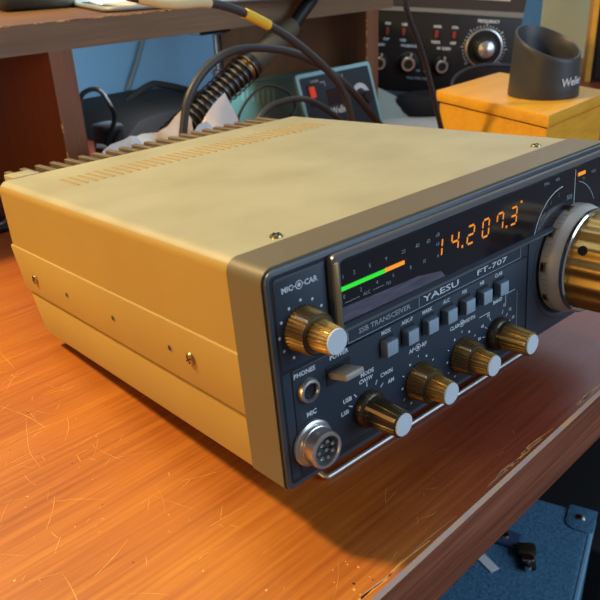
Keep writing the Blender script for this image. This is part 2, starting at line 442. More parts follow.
# round well behind the tuning dial
C = T3((200, 0, 38)) @ Matrix.Rotation(pi/2, 4, 'X')
mb.lathe([(33.5, 1.0), (33.0, 1.4), (31.6, 1.4), (30.8, 1.02)], RIM, C, 56, caps=False)
mb.lathe([(30.8, 1.03), (0.01, 1.03)], GROOVE, C, 56, caps=False)
# outlined name strip
for z in (50.9, 57.2): mb.box(37, 155, -1.12, -1, z-.16, z+.16, INK2)
for x in (37, 79.4, 155): mb.box(x-.16, x+.16, -1.12, -1, 50.9, 57.2, INK2)
Y1 = -1.14
mb.text('SSB TRANSCEIVER', 58.3, 54.0, 2.2, INK2, y=Y1, sx=1.22, bold=.02)
mb.text('YAESU', 94.5, 54.0, 2.8, INK, y=Y1, sx=2.1, bold=.015)
mb.text('FT-707', 131.5, 54.0, 2.5, INK, y=Y1, sx=2.3, bold=.015)
# lettering
t = lambda s_, x, z, h=1.9, sx=1.05, m=INK: mb.text(s_, x, z, h, m, y=Y1, sx=sx, bold=.03)
def dual(a, b_, x, z, g=5.2, h=2.):
    t(a, x-g-2.2, z, h); t(b_, x+g+2.2, z, h)
    A = OUT(x, z, Y1)
    mb.lathe([(1.7, 0), (1.35, .02)], INK, A, 20, caps=False); mb.lathe([(.8, .02), (0, .02)], INK, A, 16, caps=False)
    mb.box(x-3.2, x-1.7, Y1, Y1+.05, z-.15, z+.15, INK); mb.box(x+1.7, x+3.2, Y1, Y1+.05, z-.15, z+.15, INK)
def tick(x, z, r0, r1, a, w=.45, dot=False, m=INK):
    M = T3((x, 0, z)) @ Matrix.Rotation(-a, 4, 'Y')
    if dot: mb.lathe([(.62, 0), (0, .02)], m, T3((x+r0*sin(a), Y1, z+r0*cos(a))) @ Matrix.Rotation(pi/2, 4, 'X'), 10, caps=False)
    else:
        M = T3((x, 0, z)) @ Matrix.Rotation(a, 4, 'Y')
        mb.box(-w/2, w/2, Y1, Y1+.05, r0, r1, m, M=M)
dual('MIC', 'CAR', 15, 83.0, 3.4, 2.1)
for k in range(11): tick(15, 65.9, 11.2, 12, radians(-150+30*k), dot=True)
t('PHONES', 13.6, 48.3, 1.9); t('POWER', 31.5, 48.6, 1.9); t('MIC', 15.2, 30.0, 2.)
t('MODE', 46.2, 34.2, 1.8); t('CW/W', 45.2, 31.4, 1.8, 1.0)
t('CW/N', 57.5, 29.3, 1.8); t('AM', 60, 24.6, 1.8); t('USB', 34.2, 26.8, 1.9); t('LSB', 32.4, 21.6, 1.9)
for a in (-62, -38, 0, 30, 52): tick(45.6, 17.9, 10, 12.2, radians(a), .5)
dual('AF', 'RF', 77.8, 33.0, 2.0, 1.9); dual('CLAR', 'WIDTH', 108.7, 33.0, 3.2, 1.8)
for cx in (77.8, 108.7):
    for k in range(11): tick(cx, 17.2, 10.9, 12.1, radians(-150+30*k), .45, dot=(k % 2 == 0))
t('BAND', 136.5, 34.6, 1.8)
for a, s_ in ((-80, '80'), (-55, '40'), (-30, '30'), (25, '15'), (50, '12'), (75, '10')):
    tick(136.2, 17.4, 9.8, 11.8, radians(a), .4)
    t(s_, 136.2+14.2*sin(radians(a)), 17.4+14.2*cos(radians(a)), 1.5)
mb.box(143, 151, Y1, Y1+.05, 35.6, 35.9, INK); mb.box(143, 143.3, Y1, Y1+.05, 31, 35.7, INK)
mb.box(122, 130, Y1, Y1+.05, 30.7, 31.0, INK); mb.box(129.8, 130.1, Y1, Y1+.05, 27.5, 31, INK)
mb.box(152.8, 153.1, Y1, Y1+.05, 10, 34, INK2)
face = mb.build('front_panel', RAD, 30)
# --- push buttons
names_ = ['MOX', 'AGC-F', 'MARK', 'ALC', 'FIX', 'NB', 'CLAR']
for i in range(7):
    x = 58.3+13.1*i
    mb = MB()
    mb.box(x-4.3, x+4.3, -1.15, -.9, 37.2, 46.0, GROOVE)
    mb.box(x-3.5, x+3.5, -4.6, -.6, 38.2, 45.0, BUTTOND, .5)
    mb.box(x-3.2, x+3.2, -4.8, -4.4, 38.5, 44.7, BUTTON, .2)
    mb.text(names_[i], x, 48.0, 1.7, INK, y=Y1, bold=.03)
    mb.build('push_button', RAD)
# --- knobs
def finish(mb, name): return mb.build(name, RAD, 40)
def conc(name, x, z, lab_r=8.6):
    mb = MB(); A = OUT(x, z, -1)
    mb.lathe([(lab_r+.6, 0), (lab_r+.6, .8), (lab_r, 1.4), (lab_r-.3, 7.8), (lab_r-.8, 8.6)], KNOB2, A, 144, flute=36, fdepth=.05)
    mb.lathe([(lab_r-.8, 8.6), (lab_r-1.2, 8.7), (6.2, 7.4), (0, 7.4)], GROOVE, A, 48, caps=False)
    a = radians(-35); mb.box(-.35, .35, 2, 8.4, lab_r-.5, lab_r+.15, INK, M=T3((x, -1, z)) @ Matrix.Rotation(a, 4, 'Y') @ Matrix.Scale(-1, 4, (0, 1, 0)))
    o = finish(mb, name)
    mb = MB(); mb.lathe([(5.9, 7.6), (5.9, 9.4), (5.3, 17.2), (4.9, 17.6)], KNOB, A, 120, flute=24, fdepth=.085); i_ = mb.build('inner_knob', o, 40)
    mb = MB(); mb.lathe([(4.9, 17.5), (4.7, 18.1), (4.3, 18.1), (0, 18.1)], CAPM, A, 32); mb.build('knob_cap', o)
conc('microphone_gain_knob', 15, 65.9)
conc('volume_knob', 77.8, 16.6, 8.4); conc('clarifier_knob', 108.7, 16.9, 8.2)
def single(name, x, z, rot):
    mb = MB(); A = OUT(x, z, -1)
    mb.lathe([(8.4, 0), (8.4, 2.6), (7.8, 3.4), (7.0, 4), (6.6, 6)], KNOBD, A, 64, flute=24, fdepth=.04)
    mb.lathe([(6.6, 5.9), (6.5, 7), (5.8, 19), (5.1, 19.6)], KNOB if name == 'band_knob' else KNOBD, A, 120, flute=24, fdepth=.07)
    M = T3((x, -1, z)) @ Matrix.Rotation(rot, 4, 'Y') @ Matrix.Scale(-1, 4, (0, 1, 0))
    mb.box(-.7, .7, 4, 19, 5.2, 6.9, POINT, .15, 1, M=M)
    o = finish(mb, name)
    mb = MB(); mb.lathe([(4.9, 19.5), (4.7, 20.0), (4.3, 20.0), (0, 20.0)], CAPM, A, 32); mb.build('knob_cap', o)
single('mode_knob', 45.4, 17.9, radians(-52)); single('band_knob', 136.2, 17.4, radians(-70))
# --- tuning knob
A = OUT(200, 38, -1)
mb = MB(); mb.lathe([(28.9, .6), (28.9, 5.5), (28.4, 7), (26.6, 10.5)], DIAL, A, 90)
for k in range(60):
    a = 2*pi*k/60; l = 5.6 if k % 5 == 0 else 3
    mb.box(-.12, .12, 28.86, 28.98, 5.4-l, 5.2, INK2, M=A @ Matrix.Rotation(a, 4, 'Z') @ Matrix(((1, 0, 0, 0), (0, 1, 0, 0), (0, 0, 1, 0), (0, 0, 0, 1))) )
for k in range(10):      # golden index windows of the dial skirt
    a = 2*pi*k/10+.2
    mb.box(-2.6, 2.6, 28.4, 29.15, 1.0, 4.2, FRAMEG, .3, 1, M=A @ Matrix.Rotation(a, 4, 'Z'))
    mb.box(-1.6, 1.6, 28.5, 29.3, 1.6, 3.0, GROOVE, .1, 1, M=A @ Matrix.Rotation(a, 4, 'Z'))
dial = mb.build('tuning_knob', RAD, 30)
mb = MB(); mb.lathe([(26.9, 10.3), (27.2, 11), (27.2, 12.4), (26.4, 13)], CHROME, A, 90); mb.build('chrome_ring', dial)
mb = MB(); mb.lathe([(25.0, 12.8), (25.3, 14.0), (25.0, 15), (24.6, 35), (23.6, 37.4), (21, 38)], KNOB, A, 144, flute=16, fdepth=.06)
mb.lathe([(21, 38.0), (20, 37.6), (0.01, 37.6)], CAPM, A, 60, caps=False)
mb.build('grip', dial, 50)
mb = MB(); mb.lathe([(2.4, 0), (2.4, 1.0)], GROOVE, A @ Matrix.Rotation(radians(180-32), 4, 'Z') @ T3((24.3, 0, 19)) @ Matrix.Rotation(pi/2, 4, 'Y'), 20)
mb.build('set_screw_hole', dial)
# --- display
mb = MB()
x0, x1, z0, z1 = 29.2, 234, 57.6, 89.6
outer = rrect(x0, x1, z0, z1, (2, 2, 3, 3), 5); 
def ring(o_, i_, y, m, y2=None):
    n = len(o_); yy = y if y2 is None else y2
    mb.add([(p[0], y, p[1]) for p in o_]+[(p[0], yy, p[1]) for p in i_], [(k, (k+1) % n, n+(k+1) % n, n+k) for k in range(n)], m)
o1 = rrect(x0, x1, z0, z1, (2, 2, 3, 3), 5); o2 = rrect(x0+.5, x1-.5, z0+.5, z1-.5, (2, 2, 3, 3), 5)
i1 = rrect(x0+3.4, x1-2, z0+1.6, z1-2.4, (1.2, 1.2, 2, 2), 5); i2 = rrect(x0+5.0, x1-3, z0+2.4, z1-4.2, (1, 1, 1.5, 1.5), 5)
ring(o1, o1, -.5, FRAME, -3.4); ring(o1, o2, -3.4, FRAME, -4.0); ring(o2, i1, -4.0, FRAME); ring(i1, i2, -4.0, RIM, -2.0)
# warm bronze left end of the frame
mb.prism(rrect(x0+.2, x0+2.8, z0+2, z1-2.5, (.8, .8, .8, .8), 3), -4.3, -3.9, FRAMEG, bev=.2)
dw = mb.build('display_frame', RAD, 25)
mb = MB()
mb.box(x0+3, x1-2.4, -2.1, -1.2, z0+1.5, z1-3, WIN)
mb.add([(34.4, -2.14, 61.2), (96, -2.14, 60.6), (93, -2.14, 63.8), (78, -2.14, 66.2), (34.4, -2.14, 67.4)], [(0, 1, 2, 3, 4)], REFL)  # reflection on the display glass, painted as a pale strip
Y2 = -2.2
for i, s_ in enumerate(['1', '3', '5', '9', '20', '40', '60']):
    mb.text(s_, (35.5, 41.5, 50, 59.3, 69.5, 78, 85)[i], 79.6, 1.7, INK2, y=Y2)
for i, s_ in enumerate(['0', '2', '4', '6', '8', '10']): mb.text(s_, (35.5, 44.5, 53.5, 63, 73.5, 82)[i], 71.6, 1.6, INK2, y=Y2)
mb.text('ALC', 47.5, 69.2, 1.5, INK2, y=Y2); mb.text('PO', 60, 69.2, 1.5, INK2, y=Y2)
mb.box(35.5, 43.5, Y2, Y2+.04, 68.8, 69, INK2); mb.box(51, 57.5, Y2, Y2+.04, 69.0, 69.2, INK2)
mb.text('dB', 91, 80.6, 1.7, INK2, y=Y2); mb.text('60', 91, 76.6, 1.5, INK2, y=Y2); mb.text('A', 91, 71.4, 1.5, INK2, y=Y2)
mb.text('MHz', 174, 83.3, 1.6, INK2, y=Y2); mb.text('kHz', 184, 83.4, 1.6, INK2, y=Y2)
mb.text('500', 196, 71.5, 2.4, INK2, y=Y2); mb.text('TX', 209, 78.3, 1.3, INK2, y=Y2); mb.text('VFO', 219, 79.8, 1.6, INK2, y=Y2)
def arc(cx, cz, r, a0, a1, m, w=.45):
    n = 24
    vs = []
    for k in range(n+1):
        a = radians(a0+(a1-a0)*k/n)
        vs += [(cx+(r-w/2)*cos(a), Y2, cz+(r-w/2)*sin(a)), (cx+(r+w/2)*cos(a), Y2, cz+(r+w/2)*sin(a))]
    mb.add(vs, [(2*k, 2*k+1, 2*k+3, 2*k+2) for k in range(n)], m)
arc(190, 52.2, 26.3, 92, 165, INK); arc(197.7, 52, 26.5, 28, 74, INK2)
for a in (100, 118, 136, 154): mb.text('|', 190+23.5*cos(radians(a)), 52.2+23.5*sin(radians(a)), 1.8, INK2, y=Y2, rot=radians(90-a))
mb.box(200.4, 200.8, Y2-.04, Y2, 60, 84.5, INK)
win = mb.build('display_window', RAD)
mb = MB(); mb.box(34.0, 58.2, -2.5, -2.1, 74.1, 75.7, GREEN); mb.build('signal_meter_bar', win)['label'] = 'lit green signal meter bar'
mb = MB(); mb.box(58.2, 69.6, -2.5, -2.1, 74.2, 75.8, ORANGE); mb.build('signal_meter_bar', win)['label'] = 'lit orange signal meter bar'
SEG = {'1': 'bc', '4': 'fgbc', '2': 'abged', '0': 'abcdef', '7': 'fabc', '3': 'abgcd'}
def digit(ch, cx, cz, w=4.8, h=8.6, th=.95):
    mb = MB(); sh_ = .12
    def seg(ax, az, bx_, bz):
        a = Vector((ax, 0, az)); b_ = Vector((bx_, 0, bz)); d = (b_-a).normalized(); a += d*.35; b_ -= d*.35; n = Vector((-d.z, 0, d.x))*th/2
        pts = [a+d*.3+n, b_-d*.3+n, b_, b_-d*.3-n, a+d*.3-n, a]
        mb.add([(cx+p.x+sh_*p.z, Y2-.05, cz+p.z) for p in pts], [(0, 1, 2, 3, 4, 5)], DIGIT)
    X, Z = w/2, h/2
    D = dict(a=(-X, Z, X, Z), b=(X, Z, X, 0), c=(X, 0, X, -Z), d=(-X, -Z, X, -Z), e=(-X, 0, -X, -Z), f=(-X, Z, -X, 0), g=(-X, 0, X, 0))
    for c in SEG[ch]: seg(*D[c])
    mb.build('lit_digit', win)
for ch, cx in zip('142073', (91.4, 102.6, 113.7, 124.7, 135.6, 146.5)): digit(ch, cx, 74.4, 4.6, 7.9)
for cx in (107.6, 140.8):
    mb = MB(); mb.box(cx-.55, cx+.55, Y2-.06, Y2, 70.0, 71.2, DIGIT); mb.build('decimal_point', win)
mb = MB(); mb.box(203, 210, -2.6, -2.1, 80.4, 82.3, ORANGE, .2, 1); mb.build('indicator_light', win)
mb = MB(); mb.box(152, 152.9, -2.5, -2.1, 79.2, 80.2, DIGIT); mb.build('indicator_light', win)
# --- jacks and switch
A = OUT(14.4, 40.4, -1)
mb = MB(); mb.lathe([(5.0, 0), (5.0, 1.2), (4.6, 2), (3.6, 2.2), (3.3, 1.4)], SILVER, A, 32, caps=False); mb.lathe([(3.4, 1.5), (2.6, .6), (0, .5)], GROOVE, A, 24, caps=False)
mb.build('headphone_jack', RAD)
A = OUT(14.2, 17.0, -1)
mb = MB(); mb.lathe([(9.6, 0), (9.6, 1.0), (9.0, 1.4), (8.0, 1.5), (8.0, 3), (7.6, 3.2), (7.6, 8.2), (7.1, 8.9), (6.2, 8.9), (5.9, 8.2), (5.9, 4)], SILVER, A, 48, caps=False)
mic = mb.build('microphone_socket', RAD)
mb = MB(); mb.lathe([(6.1, 4.6), (0, 4.6)], GREYPL, A, 32, caps=False)
for k in range(8):
    rr = 3.6 if k < 7 else 0; a = k*2*pi/7+.4
    mb.lathe([(.8, 4.6), (.8, 8), (.5, 8.4), (0, 8.4)], CHROME, A @ T3((rr*cos(a), rr*sin(a), 0)), 12)
mb.build('connector_pins', mic)
mb = MB()
mb.box(24.0, 37.0, -1.5, -.9, 37.4, 45.4, GROOVE, .2, 1)
o = mb.build('power_switch', RAD)
M = T3((31.4, -1.2, 41.9)) @ Matrix.Rotation(radians(-14), 4, 'X')
mb = MB(); mb.box(-6.6, 3.2, -10.6, 0, -1.5, 1.2, LEVER, .6, 2, M=M); mb.build('lever', o)
# --- stand and feet
mb = MB()
mb.tube([(35, 70, -1.5), (35.5, 45, -12), (36, 24, -20.8), (37, 19.6, -22.2), (40, 18.9, -22.4), (60, 18.9, -22.3), (120, 18.9, -22.3), (180, 18.9, -22.3), (202, 18.9, -22.4), (205.5, 19.6, -22.2), (207, 24, -20.5), (209, 45, -12), (210, 70, -1.5)], 1.2, mat('dull_wire', (.50, .48, .46), .42, metal=.7), 12, 6)
mb.build('wire_stand', RAD)
for x in (28, 212):
    mb = MB(); mb.lathe([(9, -.6), (8.6, 4), (7.6, 6.3), (0, 6.3)], BLACKR, T3((x, 212, 0)) @ Matrix.Rotation(pi, 4, 'X'), 28); mb.build('foot', RAD)
    mb = MB(); mb.box(x-6, x+6, 60, 76, -3.5, .4, BLACKR, .8); mb.build('stand_hinge', RAD)

# ================================================================== soldering station
st = empty('soldering_station', (446, 450, 0), label='teal soldering station with a dark sloped control panel behind the radio', cat='soldering station')
mb = MB()
side = [(-27, 2), (122, 2), (121, 62), (114, 68), (2, 84.2), (-1, 84)]
mb.prism(side, 0, 129, TEAL, plane='yz', bev=2.2)
for k in range(7):      # cooling slots on the left side near the top
    y = 34+k*9.5; mb.box(-.5, .4, y, y+3, 50, 68-k*1.1, TEALL, .3, 1)
for (x, y) in ((12, -14), (117, -14), (12, 110), (117, 110)): mb.lathe([(6, 0), (6, 2.2)], BLACKR, T3((x, y, 0)), 16)
mb.build('housing', st)
ang = math.atan2(85, 28)                      # slope of the panel
PM = T3((0, 0, 85)) @ Matrix.Rotation(-(pi/2-ang), 4, 'X')    # local xz plane, facing -y, tilted back
mb = MB()
mb.prism(rrect(-.6, 129.6, -86, 1.4, (3, 3, 4, 4), 4), -3.4, 1.5, TEALL, M=PM, bev=.8)
mb.prism(rrect(4, 124.6, -83, -3.4, (2, 2, 2.5, 2.5), 4), -3.8, -1, PANELB, M=PM)
mb.text('Weller', 58, -47, 8.0, WHITE, M=PM, y=-3.95, sx=.95, bold=.03)
mb.text('POWER', 27, -9.5, 2.6, WHITE, M=PM, y=-3.95)
mb.box(35, 43, -4, -3.8, -12.4, -11.8, WHITE, M=PM); mb.box(42.4, 43, -4, -3.8, -17, -11.8, WHITE, M=PM)
mb.box(75, 75.6, -4, -3.8, -12, -7, WHITE, M=PM)
mb.box(42, 71, -4.1, -3.5, -40, -22, mat('dark_readout', (.04, .015, .02), .2), .5, 1, M=PM)
vs = []
for k in range(17):
    a = radians(12+156*k/16); vs += [(101+9.5*cos(a), -3.95, -38+9.5*sin(a)), (101+16*cos(a), -3.95, -38+16*sin(a))]
mb.add(vs, [(2*k, 2*k+1, 2*k+3, 2*k+2) for k in range(16)], WHITE, PM)
pn = mb.build('control_panel', st)
mb = MB(); mb.lathe([(9.4, 0), (9.4, 2), (8.6, 3), (7.6, 11), (6.8, 12), (0, 12)], DARK, PM @ OUT(101, -41, -3.8), 40, flute=14, fdepth=.06); mb.build('temperature_knob', pn)
mb = MB(); mb.box(12, 25, -4.6, -3.6, -38, -12, DARK, .6, 1, M=PM); sw = mb.build('power_switch', pn)
mb = MB(); mb.box(14, 23, -6.5, -4.2, -28, -15, RED, .8, 1, M=PM); mb.build('rocker', sw)

# ================================================================== iron in its spring holder
ih = empty('soldering_iron_stand', (262, 440, 0), label='black soldering iron resting in a coiled spring holder in front of the teal station', cat='soldering iron')
def ro(p): return Vector(p)-Vector((262, 440, 0))
a_, b_ = ro((262, 440, 52)), ro((372, 440, 108))
d = (b_-a_).normalized(); u = Vector((0, 1, 0)); w_ = d.cross(u)
mb = MB()
turns = 17; pts = []
for k in range(turns*14+1):
    t_ = k/(turns*14); a = 2*pi*k/14; r = 13.5+2.2*t_
    pts.append(a_+(b_-a_)*t_+(u*cos(a)+w_*sin(a))*r)
mb.tube(pts, 1.0, COILM, 8, 1)
mb.build('spring', ih)
mb = MB(); mb.tube([a_-d*2, b_], lambda t_: 11.5+1.5*t_, DARK, 16, 1)          # the shaded barrel inside the coil
mb.build('iron_barrel', ih)
mb = MB(); mb.tube([b_-d*4, b_+d*4], 14.5, DARK, 28, 1); mb.tube([b_-d*8, b_-d*5], 13.5, COPPER, 28, 1); mb.build('collar', ih)
c_ = b_+d*75
mb = MB(); mb.tube([b_+d*3, b_+d*22, c_-d*4, c_], lambda t_: 14-4.5*t_, TUBE, 24, 1); mb.build('handle_sleeve', ih)
e_ = c_+Vector((66, 0, 52))
mb = MB(); dd = (e_-c_).normalized()
mb.tube([c_-d*2, c_+dd*4, c_+dd*60, e_], lambda t_: 7.6-.8*t_, DARK, 24, 1)
hm = Matrix((( dd.x, 0, -dd.z, 0), (0, 1, 0, 0), (dd.z, 0, dd.x, 0), (0, 0, 0, 1)))
mb.text('Weller', 46, 0, 3.8, WHITE, M=T3(c_) @ hm, y=-7.75, bold=.02)
mb.build('iron_handle', ih)
mb = MB(); mb.box(-26, 40, -30, 30, 0, 12, DARK, 4, 3); mb.tube([(0, 0, 8), (0, 0, 30), (4, 0, 50)], 5, COILM, 12, 4); mb.build('base', ih)

# ================================================================== cables
def cable(name, pts, r, m, label, cat='cable', extra=None):
    base = Vector(pts[-1]); base.z = 0
    o = empty(name, base, label=label, cat=cat) if extra else None
    mb = MB(); mb.tube([Vector(p)-base for p in pts], r, m, 12, 8)
    if o:
        mb.build('cord', o)
        for nm, a, b2, rr, mm in extra:
            sp = catmull([Vector(p)-base for p in pts], 8); n = len(sp)-1
            mb = MB(); mb.tube(sp[int(a*n):int(b2*n)+1], rr, mm, 14, 1); mb.build(nm, o)
        return o
    return tag(mb.build(name, loc=base), label, cat)
cable('thick_cable', [(205, 372, 4), (222, 380, 22), (234, 380, 62), (248, 380, 102), (280, 380, 128), (323, 380, 134), (389, 380, 120), (456, 380, 82), (515, 380, 28), (545, 384, 4)], 3.9, CABLE,
      'thick grey cable rising from beside the crumpled paper and arching over the teal station')
cable('taped_cable', [(60, 560, 173.5), (95, 470, 192), (140, 380, 200), (194, 330, 183.5), (241, 330, 180), (283, 330, 167), (340, 330, 137), (393, 330, 94), (411, 331, 52), (420, 345, 4)], 3.6, CABLE,
      'dark cable with a cream wrapped end and a yellow tape band crossing the shelf edge', extra=[('cream_wrap', .31, .445, 3.9, CREAM), ('yellow_tape', .545, .61, 4.4, YELLOW)])
cable('hanging_cable', [(625, 500, 171.5), (585, 430, 232), (470, 300, 236), (395, 240, 206), (378, 240, 174), (408, 240, 122), (440, 240, 52), (458, 240, 12), (468, 238, 3)], 2.5, CABLEB,
      'black cable dropping straight down past the left corner of the pine box')
cable('arched_cord', [(318, 392, 3.4), (330, 400, 28), (350, 400, 65), (384, 400, 73.5), (421, 400, 68), (461, 400, 44), (484, 400, 22), (500, 398, 3.4)], 3.3, CABLE,
      'short grey cord arched low against the bottom of the sloped control panel')
o = cable('thin_lead', [(312, 412, 2), (321, 414, 30), (334, 415, 68), (366, 415, 89), (398, 415, 81), (413, 415, 63), (406, 415, 50), (400, 414, 30), (398, 412, 2)], 1.5, CABLEB,
      'thin black lead looping over the side of the teal station', extra=[('plug', .72, .86, 2.6, DARK)])

# ================================================================== papers
def sheet(name, top_, m, label, y=405, seed=1, cat='paper'):
    """crumpled sheet: front slope up to a ragged ridge, then down behind"""
    r = random.Random(seed); n = len(top_); base = (top_[n//2][0], y, 0)
    mb = MB(); rows = 7; vs = []
    for j in range(rows):
        v = j/(rows-1)
        for i, (x, z) in enumerate(top_):
            hh = z*sin(pi*min(1, v*1.25)*.5)**.8 if v <= .8 else z*(1-(v-.8)/.2*.9)
            yy = y-22+v*30
            j1 = 0 if j in (0,) else r.uniform(-2.2, 2.2)
            vs.append((x-base[0]+j1, yy-base[1]+r.uniform(-2, 2), max(.4, hh+(r.uniform(-1.5, 1.5) if 0 < j < rows-1 and j != 5 else 0))))
    fs = [(j*n+i, j*n+i+1, (j+1)*n+i+1, (j+1)*n+i) for j in range(rows-1) for i in range(n-1)]
    mb.add(vs, fs, m)
    o = mb.build(name, sharp=20, loc=base); return tag(o, label, cat)
sheet('crumpled_paper', [(272, 60), (280, 78), (288, 86), (297, 90), (307, 94.5), (311, 86), (314, 78), (318, 66), (326, 40)], PAPER,
      'white crumpled paper standing up just below the spring of the iron holder', 405, 3)
sheet('crumpled_paper', [(250, 66), (258, 75), (266, 76), (276, 70), (290, 66)], PAPERB, 'small bluish crumpled paper between the tan sheet and the white peak', 388, 5)
sheet('crumpled_paper', [(218, 62), (230, 70), (241, 75), (251, 82), (261, 90), (264, 79), (267, 60)], PAPERT, 'tan printed crumpled paper with a pointed corner beside the thick cable', 409, 8)
sheet('crumpled_paper', [(166, 55), (173, 64), (183, 69), (192, 69), (201, 71), (210, 70), (217, 71), (226, 70), (233, 68)], PAPERB, 'low pale blue-white sheet lying behind the heat sink', 416, 9)
mb = MB(); mb.prism([(-70, -25), (60, -90), (130, 0), (0, 60)], 0, 2.2, PAPER, plane='xy')
tag(mb.build('paper_sheet', loc=(620, 425, 0)), 'flat white paper lying in front of the black pouch', 'paper')
mb = MB(); mb.add([(0, 0, .3), (50, -28, 4), (56, -20, 12), (28, 40, 42), (0, 36, 46), (-18, 36, 40)], [(0, 1, 2, 3, 4, 5)], mat('grey_green_paper', (.33, .38, .33), .8))
tag(mb.build('folded_paper', loc=(628, 470, 0)), 'grey-green folded paper leaning beside the right edge of the teal station', 'paper')

# ================================================================== things under the shelf
bg = empty('laptop_bag', (440, 760, 0), label='black soft bag with an arched handle in front of the blue wall', cat='bag')
mb = MB(); mb.prism([(-118, 0), (118, 0), (112, 22), (88, 30), (20, 36), (-60, 36), (-92, 31), (-112, 16)], -130, 60, NYLON, bev=5); mb.build('body', bg)
mb = MB(); mb.tube([(-40, -10, 30), (-22, -10, 40), (8, -10, 50), (24, -10, 49), (60, -10, 38), (86, -10, 28)], 5, NYLON, 10, 5); mb.build('handle', bg)
ad = empty('power_adapter', (262, 560, 0), label='blue-grey power adapter block with a looped lead beside the left upright', cat='adapter')
mb = MB(); mb.box(-12, 14, -14, 16, 0, 52, GREYPL, 4, 3); mb.box(-4, 2, -15, -13, 30, 38, DARK, .5, 1); mb.build('body', ad)
mb = MB(); mb.tube([(-36, -6, 2), (-30, -4, 50), (-26, 0, 82), (-16, 0, 90), (-4, 0, 89), (4, 0, 79), (0, -19, 60), (-14, -19, 37), (-24, -22, 12), (-30, -22, 2)], 2.6, CABLEB, 10, 6)
mb.tube([(-28, -24, 2), (-22, -24, 18), (-8, -22, 32), (4, -19, 46)], 2.4, CABLEB, 10, 6); mb.build('lead', ad)
mb = MB(); mb.tube([(-33, -30, 38), (-26, -32, 36), (-17, -32, 27), (-15, -28, 22)], 2.6, WHITE, 10, 5); mb.build('cable_tie', ad)
mb = MB(); mb.tube([(516, 849, 144), (509, 849, 101), (457, 849, 10), (452, 849, 1)], 4.4, POLE, 10, 3)
tag(mb.build('conduit'), 'slim grey-blue conduit slanting down the blue wall under the shelf', 'conduit')
cl = empty('shelf_clamp', (415, 560, 144.9), label='dark clamp fixed under the shelf behind the iron handle', cat='clamp')
mb = MB(); mb.box(-22, 24, -14, 14, -14, 0, DARK, 3, 2); mb.build('jaw', cl)
mb = MB(); mb.lathe([(5, 0), (5, 40), (9, 41), (9, 47), (0, 47)], DARK, T3((12, 0, -16)) @ Matrix.Rotation(pi, 4, 'X'), 20); mb.build('screw', cl)
mb = MB(); mb.box(-26, 8, -25, 30, 0, 7, DARK, 3, 3); mb.tube([(-28, -18, 8.5), (-18, -26, 10), (-6, -25, 9), (4, -12, 8)], 1.2, SILVER, 8, 5)
tag(mb.build('wallet', loc=(92, 480, 0)), 'black folded wallet with a silver wire edge on the bench behind the radio', 'wallet')

# ================================================================== things on the shelf
tr = empty('tray', (241, 488, 168.9), (0, 0, radians(-17)), 'dark tray with a pale rolled rim and rounded corner on the shelf', 'tray')
mb = MB()
ol = rrect(0, 260, 0, 190, (16, 16, 16, 16), 6)
mb.prism(ol, 0, 3, DARK, plane='xy')
mb.build('base', tr)
mb = MB(); pl = [(p[0], p[1], 3.6) for p in ol]; pl.append(pl[0]); mb.tube(pl, 2.3, mat('pale_rim', (.42, .47, .47), .35, metal=.4), 8, 1); mb.build('rim', tr)
mb = MB(); mb.box(14, 120, 10, 150, 0, 2.2, PAPER, .3, 1); mb.box(20, 80, 8, 60, 2.1, 3, PAPERT)
tag(mb.build('paper_stack', loc=(252, 484, 171.9)), 'white and tan papers lying in the tray', 'paper').rotation_euler = (0, 0, radians(-14))
mb = MB(); mb.box(-40, 40, -70, 90, 0, 30, mat('dark_olive_pouch', (.02, .022, .016), .6), 10, 3)
tag(mb.build('pouch', loc=(262, 690, 168.9)), 'dark olive-black pouch on the shelf left of the tray', 'pouch').rotation_euler = (0, 0, -.3)
mb = MB(); mb.box(-14, 14, -7, 7, 0, 1, PAPER)
tag(mb.build('paper_scrap', loc=(292, 820, 168.9)), 'small white paper scrap at the far left of the shelf', 'paper')

# ================================================================== receiver behind
rx = empty('radio_receiver', (690, 540, 0), (0, 0, 0), 'black communications receiver with a large frequency dial, half hidden behind the shelf', 'radio')
rx.rotation_mode = 'XYZ'
RM = (Matrix.Rotation(-.8, 4, 'Z') @ Matrix.Rotation(.1, 4, 'Y'))
rx.rotation_euler = RM.to_euler('XYZ')
mb = MB(); mb.box(-14, 201, 2, 170, 26, 186, DARK, 3, 2); mb.build('cabinet', rx)
mb = MB()
mb.box(-13, 200, -2, 2.2, 28, 185, RECV, 1, 2)
mb.box(-13, 200, -3.2, -1.9, 143, 184, RECVT, .3, 1)
mb.add([(-13, -3.5, 136), (200, -3.5, 140.5), (200, -3.5, 144.5), (-13, -3.5, 142)], [(0, 1, 2, 3)], STRIP)
mb.box(-12, 200, -3.3, -2, 137.2, 141.5, STRIP, .3, 1)
mb.box(20, 178, -3.8, -3, 158, 180, CREAMP, .5, 1)
RT = lambda s_, x, z, h=3.4, m=INK: mb.text(s_, x, z, h, m, y=-2.3, bold=.04)
for i, (x, a, b2) in enumerate(((11.7, 'ON', 'OFF'), (35.5, 'LSB', 'USB'), (82.2, 'NOR', 'WIDE'), (107.1, 'SYN', 'OFF'))):
    RT(a, x, 119.5); RT(b2, x, 98.5)
RT('FREQUENCY', 153, 130.5, 3.8); RT('PASSBAND', 45.5, 91.2, 3.4); RT('AF GAIN', 95, 90.6, 3.6); RT('GAIN', 4.5, 90.8, 3.4)
RT('PULL FOR CAL', 62, 47.5, 3.2, INK2); RT('100', 62, 58, 3, INK2); RT('RIT', 74, 58, 3, INK2)
for k in range(31):
    a = radians(-135+270*k/30); M = T3((152, 0, 94.5)) @ Matrix.Rotation(a, 4, 'Y')
    mb.box(-.4, .4, -2.4, -2, 28, 31 if k % 5 else 33.5, INK, M=M)
